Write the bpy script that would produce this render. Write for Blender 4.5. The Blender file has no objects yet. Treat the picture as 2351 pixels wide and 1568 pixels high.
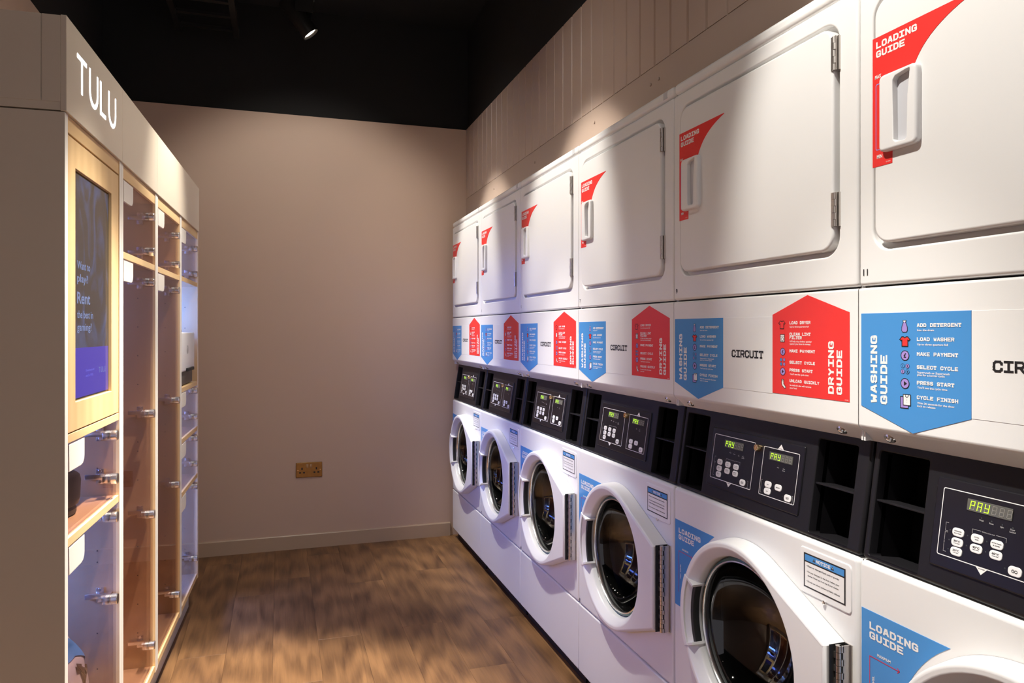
import bpy, bmesh, math, random
from mathutils import Vector, Matrix
random.seed(7)
R = math.radians
C = bpy.context.scene.collection
scene = bpy.context.scene

# ------------------------------------------------------------------ camera
THETA = math.atan(534.5 / 1655.0)                  # view is turned this far to the right of the aisle
cam_d = bpy.data.cameras.new('camera')
cam_d.sensor_width = 36.0
cam_d.lens = 36.0 * 1655.0 / 2351.0
cam_d.shift_y = -24.0 / 2351.0
cam_d.clip_start = 0.02
cam = bpy.data.objects.new('camera', cam_d)
cam.location = (0, 0, 1.33)
cam.rotation_euler = (R(90), 0, -THETA)
C.objects.link(cam)
scene.camera = cam
# ------------------------------------------------------------------ world, exposure
world = bpy.data.worlds.new('world'); scene.world = world
world.use_nodes = True
WB = world.node_tree.nodes['Background']
WB.inputs[0].default_value = (0.60, 0.57, 0.62, 1)
WB.inputs[1].default_value = 0.65
vs = scene.view_settings
vs.view_transform = 'Standard'; vs.look = 'None'; vs.gamma = 1.0; vs.use_curve_mapping = False
vs.exposure = 0.42
SPOT_W = 1.45                                       # master dimmer of the track spotlights
WARM = (1.0, 0.96, 0.885)
# track spotlights: (y, aim (x, y), degrees below horizontal, beam angle, watts, share of wide spill, share of an added low beam that brightens the machine bottoms)
TRACK_X, LAMP_Z = 0.16, 2.90
SPOTS = [(3.96, (1, 0), 52, 40, 63, .10, 1.95), (2.62, (1, 0), 52, 40, 63, .10, 1.95), (1.05, (1, 0), 52, 40, 63, .10, 1.95), (-0.35, (1, 0), 52, 40, 63, .10, 1.95),
         (3.00, (-1, 0), 67, 46, 95, .15, 0), (1.95, (-1, 0), 81, 42, 270, .03, 0), (2.36, (-1, 0), 84, 42, 330, .03, 0), (3.32, (0, 1), 44, 84, 16, 0, 0)]

# ------------------------------------------------------------------ materials
MATS = {}
def mat(name, col, rough=0.5, metal=0.0, spec=0.5, emit=None, estr=0.0, noise=None, bump=None, coat=0.0):
    if name in MATS: return MATS[name]
    m = bpy.data.materials.new(name); m.use_nodes = True
    nt = m.node_tree; b = nt.nodes['Principled BSDF']
    b.inputs['Base Color'].default_value = (*col, 1)
    b.inputs['Roughness'].default_value = rough
    b.inputs['Metallic'].default_value = metal
    b.inputs['Specular IOR Level'].default_value = spec
    b.inputs['Coat Weight'].default_value = coat
    if emit:
        b.inputs['Emission Color'].default_value = (*emit, 1)
        b.inputs['Emission Strength'].default_value = estr
    if noise or bump:
        tc = nt.nodes.new('ShaderNodeTexCoord')
    if noise:                                     # (scale, amount)
        n = nt.nodes.new('ShaderNodeTexNoise'); n.inputs['Scale'].default_value = noise[0]; n.inputs['Detail'].default_value = 4
        nt.links.new(tc.outputs['Object'], n.inputs['Vector'])
        mx = nt.nodes.new('ShaderNodeMix'); mx.data_type = 'RGBA'
        k = noise[1]
        mx.inputs['A'].default_value = (*[c * (1 - k) for c in col], 1)
        mx.inputs['B'].default_value = (*[min(1, c * (1 + k)) for c in col], 1)
        nt.links.new(n.outputs['Fac'], mx.inputs['Factor'])
        nt.links.new(mx.outputs['Result'], b.inputs['Base Color'])
    if bump:                                      # (scale, strength)
        n = nt.nodes.new('ShaderNodeTexNoise'); n.inputs['Scale'].default_value = bump[0]; n.inputs['Detail'].default_value = 3
        nt.links.new(tc.outputs['Object'], n.inputs['Vector'])
        bp = nt.nodes.new('ShaderNodeBump'); bp.inputs['Strength'].default_value = bump[1]; bp.inputs['Distance'].default_value = 0.001
        nt.links.new(n.outputs['Fac'], bp.inputs['Height']); nt.links.new(bp.outputs['Normal'], b.inputs['Normal'])
    MATS[name] = m
    return m

def wood(name, c1, c2, axis, scale, rough, rnd=False, dark=None):
    m = bpy.data.materials.new(name); m.use_nodes = True
    nt = m.node_tree; N = nt.nodes; Lk = nt.links; b = N['Principled BSDF']
    b.inputs['Roughness'].default_value = rough
    geo = N.new('ShaderNodeNewGeometry')
    mp = N.new('ShaderNodeMapping'); sc = [scale] * 3; sc[axis] = scale * 0.09; mp.inputs['Scale'].default_value = sc
    if rnd:
        oi = N.new('ShaderNodeObjectInfo')
        ml = N.new('ShaderNodeVectorMath'); ml.operation = 'MULTIPLY_ADD'
        cb = N.new('ShaderNodeCombineXYZ')
        for i in range(3): Lk.new(oi.outputs['Random'], cb.inputs[i])
        ml.inputs[1].default_value = (37.0, 53.0, 0.0)
        Lk.new(cb.outputs[0], ml.inputs[0]); Lk.new(geo.outputs['Position'], ml.inputs[2])
        Lk.new(ml.outputs[0], mp.inputs['Vector'])
    else:
        Lk.new(geo.outputs['Position'], mp.inputs['Vector'])
    n1 = N.new('ShaderNodeTexNoise'); n1.inputs['Scale'].default_value = 1.0; n1.inputs['Detail'].default_value = 6; n1.inputs['Roughness'].default_value = 0.62; n1.inputs['Distortion'].default_value = 0.5
    Lk.new(mp.outputs[0], n1.inputs['Vector'])
    wv = N.new('ShaderNodeTexWave'); wv.wave_type = 'RINGS'; wv.inputs['Scale'].default_value = 0.55; wv.inputs['Distortion'].default_value = 9.0; wv.inputs['Detail'].default_value = 3; wv.inputs['Detail Scale'].default_value = 0.6
    Lk.new(mp.outputs[0], wv.inputs['Vector'])
    mxf = N.new('ShaderNodeMath'); mxf.operation = 'MULTIPLY_ADD'; mxf.inputs[1].default_value = 0.22
    Lk.new(wv.outputs['Fac'], mxf.inputs[0]); Lk.new(n1.outputs['Fac'], mxf.inputs[2])
    mp2 = N.new('ShaderNodeMapping'); sc2 = [scale * 9] * 3; sc2[axis] = scale * 0.22; mp2.inputs['Scale'].default_value = sc2
    Lk.new(mp.inputs['Vector'].links[0].from_socket, mp2.inputs['Vector'])
    nf = N.new('ShaderNodeTexNoise'); nf.inputs['Scale'].default_value = 1.0; nf.inputs['Detail'].default_value = 3; nf.inputs['Distortion'].default_value = 0.6
    Lk.new(mp2.outputs[0], nf.inputs['Vector'])
    fg = N.new('ShaderNodeMath'); fg.operation = 'MULTIPLY_ADD'; fg.inputs[1].default_value = 0.30 if rnd else 0.06
    Lk.new(nf.outputs['Fac'], fg.inputs[0]); Lk.new(mxf.outputs[0], fg.inputs[2]); mxf = fg
    cr = N.new('ShaderNodeValToRGB')
    cr.color_ramp.elements[0].position = 0.42; cr.color_ramp.elements[0].color = (*c1, 1)
    cr.color_ramp.elements[1].position = 0.98 if rnd else 0.86; cr.color_ramp.elements[1].color = (*c2, 1)
    Lk.new(mxf.outputs[0], cr.inputs['Fac'])
    out = cr.outputs['Color']
    if dark:                                      # broad smoky patches of the print
        n2 = N.new('ShaderNodeTexNoise'); n2.inputs['Scale'].default_value = 0.22; n2.inputs['Detail'].default_value = 3
        Lk.new(mp.outputs[0], n2.inputs['Vector'])
        r2 = N.new('ShaderNodeValToRGB'); r2.color_ramp.elements[0].position = 0.40; r2.color_ramp.elements[0].color = (*dark, 1)
        r2.color_ramp.elements[1].position = 0.62; r2.color_ramp.elements[1].color = (1, 1, 1, 1)
        Lk.new(n2.outputs['Fac'], r2.inputs['Fac'])
        mm = N.new('ShaderNodeMix'); mm.data_type = 'RGBA'; mm.blend_type = 'MULTIPLY'; mm.inputs['Factor'].default_value = 1.0
        Lk.new(out, mm.inputs['A']); Lk.new(r2.outputs['Color'], mm.inputs['B']); out = mm.outputs['Result']
    if rnd:
        hs = N.new('ShaderNodeHueSaturation')
        mr = N.new('ShaderNodeMapRange'); mr.inputs['To Min'].default_value = 0.95; mr.inputs['To Max'].default_value = 1.05
        Lk.new(oi.outputs['Random'], mr.inputs['Value']); Lk.new(mr.outputs[0], hs.inputs['Value'])
        Lk.new(out, hs.inputs['Color']); out = hs.outputs['Color']
    Lk.new(out, b.inputs['Base Color'])
    bp = N.new('ShaderNodeBump'); bp.inputs['Strength'].default_value = 0.12; bp.inputs['Distance'].default_value = 0.001
    Lk.new(mxf.outputs[0], bp.inputs['Height']); Lk.new(bp.outputs['Normal'], b.inputs['Normal'])
    MATS[name] = m
    return m

def glass(name, tint, ior=1.45, rough=0.02):
    m = bpy.data.materials.new(name); m.use_nodes = True
    nt = m.node_tree; N = nt.nodes; N.remove(N['Principled BSDF'])
    tr = N.new('ShaderNodeBsdfTransparent'); tr.inputs[0].default_value = (*tint, 1)
    gl = N.new('ShaderNodeBsdfGlossy'); gl.inputs['Roughness'].default_value = rough
    geo = N.new('ShaderNodeNewGeometry')           # thin-sheet reflectance (Schlick), the same from both faces
    dt = N.new('ShaderNodeVectorMath'); dt.operation = 'DOT_PRODUCT'
    nt.links.new(geo.outputs['Incoming'], dt.inputs[0]); nt.links.new(geo.outputs['Normal'], dt.inputs[1])
    def mth(op, a, b=None):
        q = N.new('ShaderNodeMath'); q.operation = op
        for i, w in enumerate((a, b)):
            if w is None: continue
            if isinstance(w, (int, float)): q.inputs[i].default_value = w
            else: nt.links.new(w, q.inputs[i])
        return q.outputs[0]
    f0 = ((ior - 1) / (ior + 1)) ** 2
    fr = mth('ADD', mth('MULTIPLY', mth('POWER', mth('SUBTRACT', 1.0, mth('ABSOLUTE', dt.outputs['Value'])), 5.0), 0.62), f0)
    mx = N.new('ShaderNodeMixShader')
    nt.links.new(fr, mx.inputs[0]); nt.links.new(tr.outputs[0], mx.inputs[1]); nt.links.new(gl.outputs[0], mx.inputs[2])
    nt.links.new(mx.outputs[0], N['Material Output'].inputs[0])
    MATS[name] = m
    return m

ENAMEL = mat('white_enamel', (0.80, 0.79, 0.775), 0.28, bump=(900, 0.05))
PLASTIC = mat('white_plastic', (0.82, 0.81, 0.80), 0.32)
POCKET = mat('grey_plastic', (0.58, 0.58, 0.61), 0.4)
BLACKP = mat('black_plastic', (0.010, 0.0092, 0.011), 0.45, spec=0.3, bump=(1500, 0.08))
BLACKG = mat('black_panel_foil', (0.008, 0.0072, 0.010), 0.32, spec=0.35)
RUBBER = mat('black_rubber', (0.012, 0.012, 0.012), 0.6)
CHROME = mat('chrome', (0.86, 0.85, 0.84), 0.22, 1.0)
STEEL = mat('dark_steel', (0.32, 0.31, 0.30), 0.32, 1.0)
HINGE = mat('hinge_steel', (0.62, 0.58, 0.54), 0.36, 1.0)
BRASS = mat('antique_brass', (0.30, 0.17, 0.06), 0.30, 1.0, noise=(40, 0.2))
GOLD = mat('lock_brass', (0.75, 0.55, 0.32), 0.22, 1.0)
RED = mat('red_vinyl', (0.80, 0.035, 0.030), 0.38)
BLUE = mat('blue_vinyl', (0.060, 0.27, 0.62), 0.38)
INKW = mat('white_ink', (0.84, 0.82, 0.80), 0.45)
INKK = mat('black_ink', (0.012, 0.011, 0.012), 0.5)
LILAC = mat('lilac_ink', (0.36, 0.25, 0.62), 0.45)
REDINK = mat('red_ink', (0.70, 0.02, 0.06), 0.45)
BLUEINK = mat('blue_ink', (0.16, 0.28, 0.85), 0.45)
LCD = mat('display_window', (0.10, 0.10, 0.085), 0.25)
LCDOFF = mat('display_off_segment', (0.26, 0.25, 0.22), 0.4)
LCDON = mat('display_lit_segment', (0.2, 0.5, 0.02), 0.4, emit=(0.55, 1.0, 0.03), estr=1.1)
CREAM = mat('cream_laminate', (0.66, 0.565, 0.44), 0.38, bump=(700, 0.06))
EDGE = mat('pale_edge_band', (0.80, 0.74, 0.66), 0.35)
PLINTH = mat('pale_plinth', (0.62, 0.58, 0.53), 0.4)
WALL = mat('taupe_wall_paint', (0.60, 0.435, 0.325), 0.62, bump=(160, 0.08))
SKIRT = mat('taupe_gloss_paint', (0.50, 0.365, 0.25), 0.35)
BOARDM = mat('taupe_board_paint', (0.48, 0.36, 0.285), 0.42, bump=(300, 0.06))
BLACKW = mat('black_wall_paint', (0.006, 0.005, 0.004), 0.8)
BLACKC = mat('black_ceiling_paint', (0.004, 0.004, 0.004), 0.85)
FIXT = mat('black_lamp_housing', (0.012, 0.011, 0.010), 0.35)
LENS = mat('lamp_lens', (0.9, 0.85, 0.8), 0.3, emit=(1.0, 0.85, 0.68), estr=9.0)
SIGN = mat('backlit_letters', (0.9, 0.9, 0.95), 0.4, emit=(0.86, 0.90, 1.0), estr=2.4)
LED = mat('led_strip', (0.6, 0.65, 1.0), 0.4, emit=(0.35, 0.42, 1.0), estr=3.0)
BIRCH = wood('birch_veneer', (0.62, 0.40, 0.185), (0.72, 0.49, 0.245), 2, 9.0, 0.42)
BIRCHH = wood('birch_shelf', (0.64, 0.42, 0.20), (0.75, 0.52, 0.27), 1, 9.0, 0.42)
FLOORM = wood('walnut_vinyl_plank', (0.088, 0.041, 0.019), (0.31, 0.158, 0.064), 1, 22.0, 0.42, rnd=True, dark=(0.74, 0.72, 0.72))
GLASSD = glass('locker_glass', (0.80, 0.72, 0.72))
GLASSW = glass('porthole_glass', (0.38, 0.39, 0.39), 1.75, 0.015)
GLASSG = mat('green_glass_edge', (0.05, 0.13, 0.11), 0.08)

# ------------------------------------------------------------------ mesh helpers
class MB:
    def __init__(s): s.bm = bmesh.new()
    def poly(s, pts, mi=0):
        try:
            f = s.bm.faces.new([s.bm.verts.new(p) for p in pts]); f.material_index = mi; return f
        except ValueError: return None
    def box(s, x0, x1, y0, y1, z0, z1, mi=0, bev=0.0, seg=2):
        b = bmesh.new()
        vs_ = [b.verts.new((x, y, z)) for x in (x0, x1) for y in (y0, y1) for z in (z0, z1)]
        for q in ((0, 1, 3, 2), (4, 6, 7, 5), (0, 4, 5, 1), (2, 3, 7, 6), (0, 2, 6, 4), (1, 5, 7, 3)):
            b.faces.new([vs_[i] for i in q])
        if bev: bmesh.ops.bevel(b, geom=b.edges[:], offset=bev, segments=seg, profile=0.6, affect='EDGES')
        s.merge(b, mi); return s
    def merge(s, b, mi=None):
        mp = {v: s.bm.verts.new(v.co) for v in b.verts}
        for f in b.faces:
            try:
                g = s.bm.faces.new([mp[v] for v in f.verts]); g.material_index = f.material_index if mi is None else mi
            except ValueError: pass
        b.free()
    def rings(s, rings, mi=0, closed=True, cap0=False, cap1=False):
        rv = [[s.bm.verts.new(p) for p in r] for r in rings]
        n = len(rv[0])
        for a, b in zip(rv, rv[1:]):
            for i in range(n if closed else n - 1):
                j = (i + 1) % n
                f = s.bm.faces.new((a[i], a[j], b[j], b[i])); f.material_index = mi
        for cap, r in ((cap0, rv[0]), (cap1, rv[-1])):
            if cap:
                f = s.bm.faces.new(r); f.material_index = mi
        return rv
    def fill(s, loops, mi=0):                     # planar face with holes; loops = lists of BMVerts
        es = []
        for lp in loops:
            for i in range(len(lp)):
                a, b = lp[i], lp[(i + 1) % len(lp)]
                e = s.bm.edges.get((a, b)) or s.bm.edges.new((a, b)); es.append(e)
        r = bmesh.ops.triangle_fill(s.bm, use_beauty=True, use_dissolve=False, edges=es)
        for g in r['geom']:
            if isinstance(g, bmesh.types.BMFace): g.material_index = mi
    def plate(s, out, yb, yf, bev=0.003, holes=(), mi=0, hbev=0.0, hback=None, seg=3, back=False):
        """flat plate in the xz plane: outline at yb, front at yf (yf<yb) with a rounded edge; holes = outlines"""
        sg = 1 if yf < yb else -1
        rr = [[(x, yb, z) for x, z in out]]
        for i in range(seg + 1):
            a = (i / seg) * math.pi / 2
            o2 = inset(out, bev * (1 - math.cos(a)))
            rr.append([(x, yf + sg * bev * (1 - math.sin(a)), z) for x, z in o2])
        if bev > 0.0004: rr.append([(x, yf, z) for x, z in inset(out, bev + 0.0007)])     # keeps the big face's shading flat
        rv = s.rings(rr, mi)
        loops = [rv[-1]]
        for hl in holes:
            hb = yb if hback is None else hback
            if hbev:
                r3 = [[(x, yf, z) for x, z in inset(hl, -hbev - 0.0007)]]
                for i in range(seg + 1):
                    a = (i / seg) * math.pi / 2
                    r3.append([(x, yf + sg * hbev * (1 - math.cos(a)), z) for x, z in inset(hl, -hbev * (1 - math.sin(a)))])
                r3.append([(x, hb, z) for x, z in hl])
            else: r3 = [[(x, yf, z) for x, z in hl], [(x, hb, z) for x, z in hl]]
            hv = s.rings(r3, mi); loops.append(hv[0])
        if holes: s.fill(loops, mi)
        else:
            f = s.bm.faces.new(rv[-1]); f.material_index = mi
        if back and not holes:
            f = s.bm.faces.new(rv[0]); f.material_index = mi
        return s
    def flat(s, out, y, mi=0, holes=()):
        lo = [[s.bm.verts.new((x, y, z)) for x, z in out]]
        for h in holes: lo.append([s.bm.verts.new((x, y, z)) for x, z in h])
        if holes: s.fill(lo, mi)
        else: s.bm.faces.new(lo[0]).material_index = mi
        return s
    def lathe(s, prof, c, axis='y', n=32, mi=0, cap0=False, cap1=False):
        rr = []
        for r, h in prof:
            ring = []
            for i in range(n):
                a = 2 * math.pi * i / n
                if axis == 'y': ring.append((c[0] + r * math.cos(a), c[1] + h, c[2] + r * math.sin(a)))
                elif axis == 'z': ring.append((c[0] + r * math.cos(a), c[1] + r * math.sin(a), c[2] + h))
                else: ring.append((c[0] + h, c[1] + r * math.cos(a), c[2] + r * math.sin(a)))
            rr.append(ring)
        s.rings(rr, mi, cap0=cap0, cap1=cap1); return s
    def prism_x(s, prof, x0, x1, mi=0):           # (y,z) profile extruded along x
        s.rings([[(x0, y, z) for y, z in prof], [(x1, y, z) for y, z in prof]], mi, cap0=True, cap1=True); return s
    def build(s, name, mats, parent=None, smooth=35, loc=None, rot=None, kind=None, recalc=True):
        me = bpy.data.meshes.new(name)
        if recalc: bmesh.ops.recalc_face_normals(s.bm, faces=s.bm.faces[:])
        s.bm.to_mesh(me); s.bm.free()
        for m in (mats if isinstance(mats, (list, tuple)) else [mats]): me.materials.append(m)
        if smooth:
            me.polygons.foreach_set('use_smooth', [True] * len(me.polygons))
            me.set_sharp_from_angle(angle=R(smooth))
        if name in ('lettering', 'panel_print', 'pin_holes', 'bag_print', 'marker_number'): kind = 'stuff'      # print too fine to pick apart
        return add(name, me, parent, loc, rot, kind)

def add(name, me, parent=None, loc=None, rot=None, kind=None):
    o = bpy.data.objects.new(name, me); C.objects.link(o)
    if parent: o.parent = parent
    if loc: o.location = loc
    if rot: o.rotation_euler = rot
    if kind: o['kind'] = kind
    return o
def tag(o, label=None, cat=None, group=None, kind=None):
    if label: o['label'] = label
    if cat: o['category'] = cat
    if group: o['group'] = group
    if kind: o['kind'] = kind
    return o
def thing(name, label, cat, loc=(0, 0, 0), rz=0, group=None):
    o = bpy.data.objects.new(name, None); C.objects.link(o); o.empty_display_size = 0.1
    o.location = loc; o.rotation_euler = (0, 0, rz)
    return tag(o, label, cat, group)
def copy_tree(o, parent=None):
    c = o.copy(); C.objects.link(c); c.parent = parent
    for ch in o.children: copy_tree(ch, c)
    return c

def area2(p): return sum(p[i][0] * p[(i + 1) % len(p)][1] - p[(i + 1) % len(p)][0] * p[i][1] for i in range(len(p)))
def inset(p, d):
    if abs(d) < 1e-9: return list(p)
    sg = 1 if area2(p) > 0 else -1
    n = len(p); out = []
    for i in range(n):
        a, b, c = Vector(p[i - 1]), Vector(p[i]), Vector(p[(i + 1) % n])
        d1 = (b - a).normalized(); d2 = (c - b).normalized()
        n1 = Vector((-d1.y, d1.x)) * sg; n2 = Vector((-d2.y, d2.x)) * sg
        m = n1 + n2
        if m.length < 1e-6: m = n1.copy()
        m.normalize(); k = max(0.35, m.dot(n1))
        q = b + m * (d / k); out.append((q.x, q.y))
    return out
def rrect(x0, x1, z0, z1, r, n=6):
    pts = []
    for cx, cz, a0 in ((x1 - r, z1 - r, 0), (x0 + r, z1 - r, 90), (x0 + r, z0 + r, 180), (x1 - r, z0 + r, 270)):
        for i in range(n + 1):
            a = R(a0 + 90 * i / n); pts.append((cx + r * math.cos(a), cz + r * math.sin(a)))
    return pts
def circ(cx, cz, r, n=64, a0=0, a1=360):
    full = abs(a1 - a0) >= 360
    m = n if full else n + 1
    return [(cx + r * math.cos(R(a0 + (a1 - a0) * i / n)), cz + r * math.sin(R(a0 + (a1 - a0) * i / n))) for i in range(m)]
def line(mb, pts, w, y, mi=0, closed=False):      # flat stroke in the xz plane
    n = len(pts)
    for i in range(n if closed else n - 1):
        y -= 1.5e-5 if i % 2 else -1.5e-5
        a, b = Vector(pts[i]), Vector(pts[(i + 1) % n]); d = b - a
        if d.length < 1e-7: continue
        d.normalize(); q = Vector((-d.y, d.x)) * w / 2; a2 = a - d * w / 2; b2 = b + d * w / 2
        mb.poly([(v.x, y, v.y) for v in (a2 - q, b2 - q, b2 + q, a2 + q)], mi)

# ---- heavy slab lettering drawn as strokes, and plain lettering from Blender's built-in font
G = {'A': [[(0, 0), (1.15, 4), (1.85, 4), (3, 0)], [(.5, 1.25), (2.5, 1.25)]],
 'C': [[(3, 3), (3, 3.3), (2.3, 4), (.7, 4), (0, 3.3), (0, .7), (.7, 0), (2.3, 0), (3, .7), (3, 1)]],
 'D': [[(0, 0), (0, 4), (2.1, 4), (3, 3.1), (3, .9), (2.1, 0), (0, 0)]],
 'E': [[(3, 4), (0, 4), (0, 0), (3, 0)], [(0, 2), (2.5, 2)]], 'F': [[(3, 4), (0, 4), (0, 0)], [(0, 2), (2.5, 2)]],
 'G': [[(3, 3.1), (2.3, 4), (.7, 4), (0, 3.3), (0, .7), (.7, 0), (2.5, 0), (3, .5), (3, 1.8), (2, 1.8)]],
 'H': [[(0, 0), (0, 4)], [(3, 0), (3, 4)], [(0, 2), (3, 2)]], 'I': [[(.1, 4), (2.9, 4)], [(.1, 0), (2.9, 0)], [(1.5, 0), (1.5, 4)]],
 'K': [[(0, 0), (0, 4)], [(3, 4), (.8, 2), (3, 0)]], 'L': [[(0, 4), (0, 0), (3, 0)]], 'M': [[(0, 0), (0, 4), (1.5, 1.9), (3, 4), (3, 0)]],
 'N': [[(0, 0), (0, 4), (3, 0), (3, 4)]], 'O': [[(.8, 0), (2.2, 0), (3, .8), (3, 3.2), (2.2, 4), (.8, 4), (0, 3.2), (0, .8), (.8, 0)]],
 'P': [[(0, 0), (0, 4), (2.3, 4), (3, 3.3), (3, 2.3), (2.3, 1.6), (0, 1.6)]], 'Q': [[(.8, 0), (2.2, 0), (3, .8), (3, 3.2), (2.2, 4), (.8, 4), (0, 3.2), (0, .8), (.8, 0)], [(1.7, 1), (3, -.5)]],
 'R': [[(0, 0), (0, 4), (2.3, 4), (3, 3.3), (3, 2.5), (2.3, 1.8), (0, 1.8)], [(1.6, 1.8), (3, 0)]],
 'S': [[(3, 3.2), (2.3, 4), (.7, 4), (0, 3.3), (0, 2.6), (.7, 2), (2.3, 2), (3, 1.4), (3, .7), (2.3, 0), (.7, 0), (0, .8)]],
 'T': [[(0, 3.4), (0, 4), (3, 4), (3, 3.4)], [(1.5, 0), (1.5, 4)], [(.9, 0), (2.1, 0)]], 'U': [[(0, 4), (0, .8), (.8, 0), (2.2, 0), (3, .8), (3, 4)]],
 'W': [[(0, 4), (.5, 0), (1.5, 2.4), (2.5, 0), (3, 4)]], 'Y': [[(0, 4), (1.5, 1.9), (3, 4)], [(1.5, 1.9), (1.5, 0)]], 'B': [[(0, 0), (0, 4), (2.2, 4), (2.9, 3.2), (2.2, 2.1), (0, 2.1)], [(2.2, 2.1), (3, 1.2), (2.2, 0), (0, 0)]]}
def slab(mb, txt, x, z, h, width=None, y=0.0, mi=0, vertical=False, hw=0.60, adv=4.75):
    """heavy monospaced lettering; (x,z) = lower-left of the first letter; vertical = read upwards"""
    n = len(txt)
    total = adv * (n - 1) + 3 + 2 * hw
    sy = h / (4 + 2 * hw); sx = sy if width is None else width / total
    for i, ch in enumerate(txt):
        lay = 0
        for pl in G.get(ch, []):
            P = [((hw + px + adv * i) * sx, (hw + py) * sy) for px, py in pl]
            for j in range(len(P) - 1):
                a, b = P[j], P[j + 1]
                d = Vector(((b[0] - a[0]) / sx, (b[1] - a[1]) / sy)).normalized()
                q = Vector((-d.y, d.x)) * hw
                ax = abs(d.x) < .01 or abs(d.y) < .01
                e = d * (hw if ax else hw * .55)
                cs = [(a[0] - e.x * sx + s1 * q.x * sx, a[1] - e.y * sy + s1 * q.y * sy) for s1 in (-1, 1)] + \
                     [(b[0] + e.x * sx + s1 * q.x * sx, b[1] + e.y * sy + s1 * q.y * sy) for s1 in (1, -1)]
                if vertical: cs = [(x - cz, z + cx) for cx, cz in cs]
                else: cs = [(x + cx, z + cz) for cx, cz in cs]
                mb.poly([(cx, y - 2.5e-5 * lay, cz) for cx, cz in cs], mi); lay += 1
_TC = {}
def text2d(txt, bold=0.0):
    key = (txt, bold)
    if key in _TC: return _TC[key]
    cu = bpy.data.curves.new('lettering', 'FONT'); cu.body = txt; cu.size = 1.0; cu.resolution_u = 3; cu.offset = bold
    ob = bpy.data.objects.new('lettering', cu); C.objects.link(ob)
    bpy.context.view_layer.update()
    me = bpy.data.meshes.new_from_object(ob.evaluated_get(bpy.context.evaluated_depsgraph_get()))
    V = [(v.co.x, v.co.y) for v in me.vertices]; F = [tuple(p.vertices) for p in me.polygons]
    bpy.data.objects.remove(ob); bpy.data.curves.remove(cu); bpy.data.meshes.remove(me)
    _TC[key] = (V, F); return _TC[key]
def text(mb, txt, x, z, h, width=None, y=0.0, mi=0, bold=0.01, center=False, rot=0.0):
    """h = cap height"""
    V, F = text2d(txt, bold)
    if not V: return
    x0 = min(v[0] for v in V); x1 = max(v[0] for v in V)
    s = h / 0.70; sx = s if width is None else width / (x1 - x0)
    off = (x1 - x0) * sx / 2 if center else 0
    ca, sa = math.cos(rot), math.sin(rot)
    vv = []
    for a, b in V:
        px, pz = (a - x0) * sx - off, b * s
        vv.append(mb.bm.verts.new((x + px * ca - pz * sa, y, z + px * sa + pz * ca)))
    for f in F:
        try: mb.bm.faces.new([vv[i] for i in f]).material_index = mi
        except ValueError: pass

# ================================================================== THE ROOM
XF = 1.067            # front plane of the machines
YB = 4.60             # back wall
XL = -0.945           # left wall
XR = 1.168            # boarded bulkhead above the machines
ZP = 2.65             # where the taupe paint stops
ZC = 3.30             # black ceiling
Y_OPEN = -1.6
def struct(name, mb, m, parent=None, **k):
    o = mb.build(name, m, parent, **k)
    if parent is None: o['kind'] = 'structure'
    return o
fl = struct('floor', MB().box(XL - 0.1, 1.9, Y_OPEN, YB + 0.1, -0.06, -0.0035), mat('dark_subfloor', (0.02, 0.013, 0.008), 0.8))
PW, PL = 0.184, 1.22
plank_me = {}
x = XL; row = 0
while x < 1.85:
    x1 = min(x + PW, 1.9)
    y = Y_OPEN - random.random() * PL
    while y < YB:
        ya, yb_ = max(y, Y_OPEN), min(y + PL, YB + 0.05)
        if yb_ - ya > 0.02:
            key = (round(x1 - x, 4), round(yb_ - ya, 3))
            if key not in plank_me:
                o = MB().box(0.0002, x1 - x - 0.0002, 0.0002, yb_ - ya - 0.0002, -0.0035, 0, bev=0.0003, seg=1).build('plank', FLOORM, fl, loc=(x, ya, 0), smooth=0)
                plank_me[key] = o.data
            else: add('plank', plank_me[key], fl, (x, ya, 0))
        y += PL
    x = x1; row += 1
struct('wall_back', MB().box(XL - 0.1, 1.9, YB, YB + 0.1, 0, ZP), WALL)
struct('wall_back_upper', MB().box(XL - 0.1, 1.9, YB + 0.012, YB + 0.1, ZP, ZC), BLACKW)
struct('wall_left', MB().box(XL - 0.1, XL, Y_OPEN, YB, 0, ZP), WALL)
struct('wall_left_upper', MB().box(XL - 0.1, XL - 0.012, Y_OPEN, YB, ZP, ZC), BLACKW)
struct('wall_right', MB().box(1.80, 1.9, Y_OPEN, YB, 0, ZC), BLACKW)
struct('ceiling', MB().box(XL - 0.1, 1.9, Y_OPEN, YB + 0.1, ZC, ZC + 0.08), BLACKC)
struct('baseboard_back', MB().prism_x([(YB - 0.014, 0), (YB, 0), (YB, 0.086), (YB - 0.010, 0.086), (YB - 0.014, 0.081)], XL, 1.06), SKIRT)
# bulkhead over the machines: plain rail below, tongue-and-groove boards above
bulk = struct('wall_right_bulkhead', MB().box(XR + 0.012, 1.80, Y_OPEN, YB, 2.034, ZP), BOARDM)
MB().box(XR, XR + 0.012, Y_OPEN, YB, 2.036, 2.196, bev=0.0015).build('rail_board', BOARDM, bulk)
bme = None; y = YB
while y > 0.2:
    if bme is None:
        mb = MB(); pr = [(0, 0.0006), (0, 0.0994), (0.0, 0.0994)]
        r0 = [(0.012, 0.001), (0.004, 0.001), (0, 0.006), (0, 0.094), (0.004, 0.099), (0.012, 0.099)]
        mb.rings([[(a, b - 0.1, 2.198) for a, b in r0], [(a, b - 0.1, ZP) for a, b in r0]], cap0=True, cap1=True)
        o = mb.build('groove_board', BOARDM, bulk, loc=(XR, y, 0), smooth=20); bme = o.data
    else: add('groove_board', bme, bulk, (XR, y, 0))
    y -= 0.1
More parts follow.
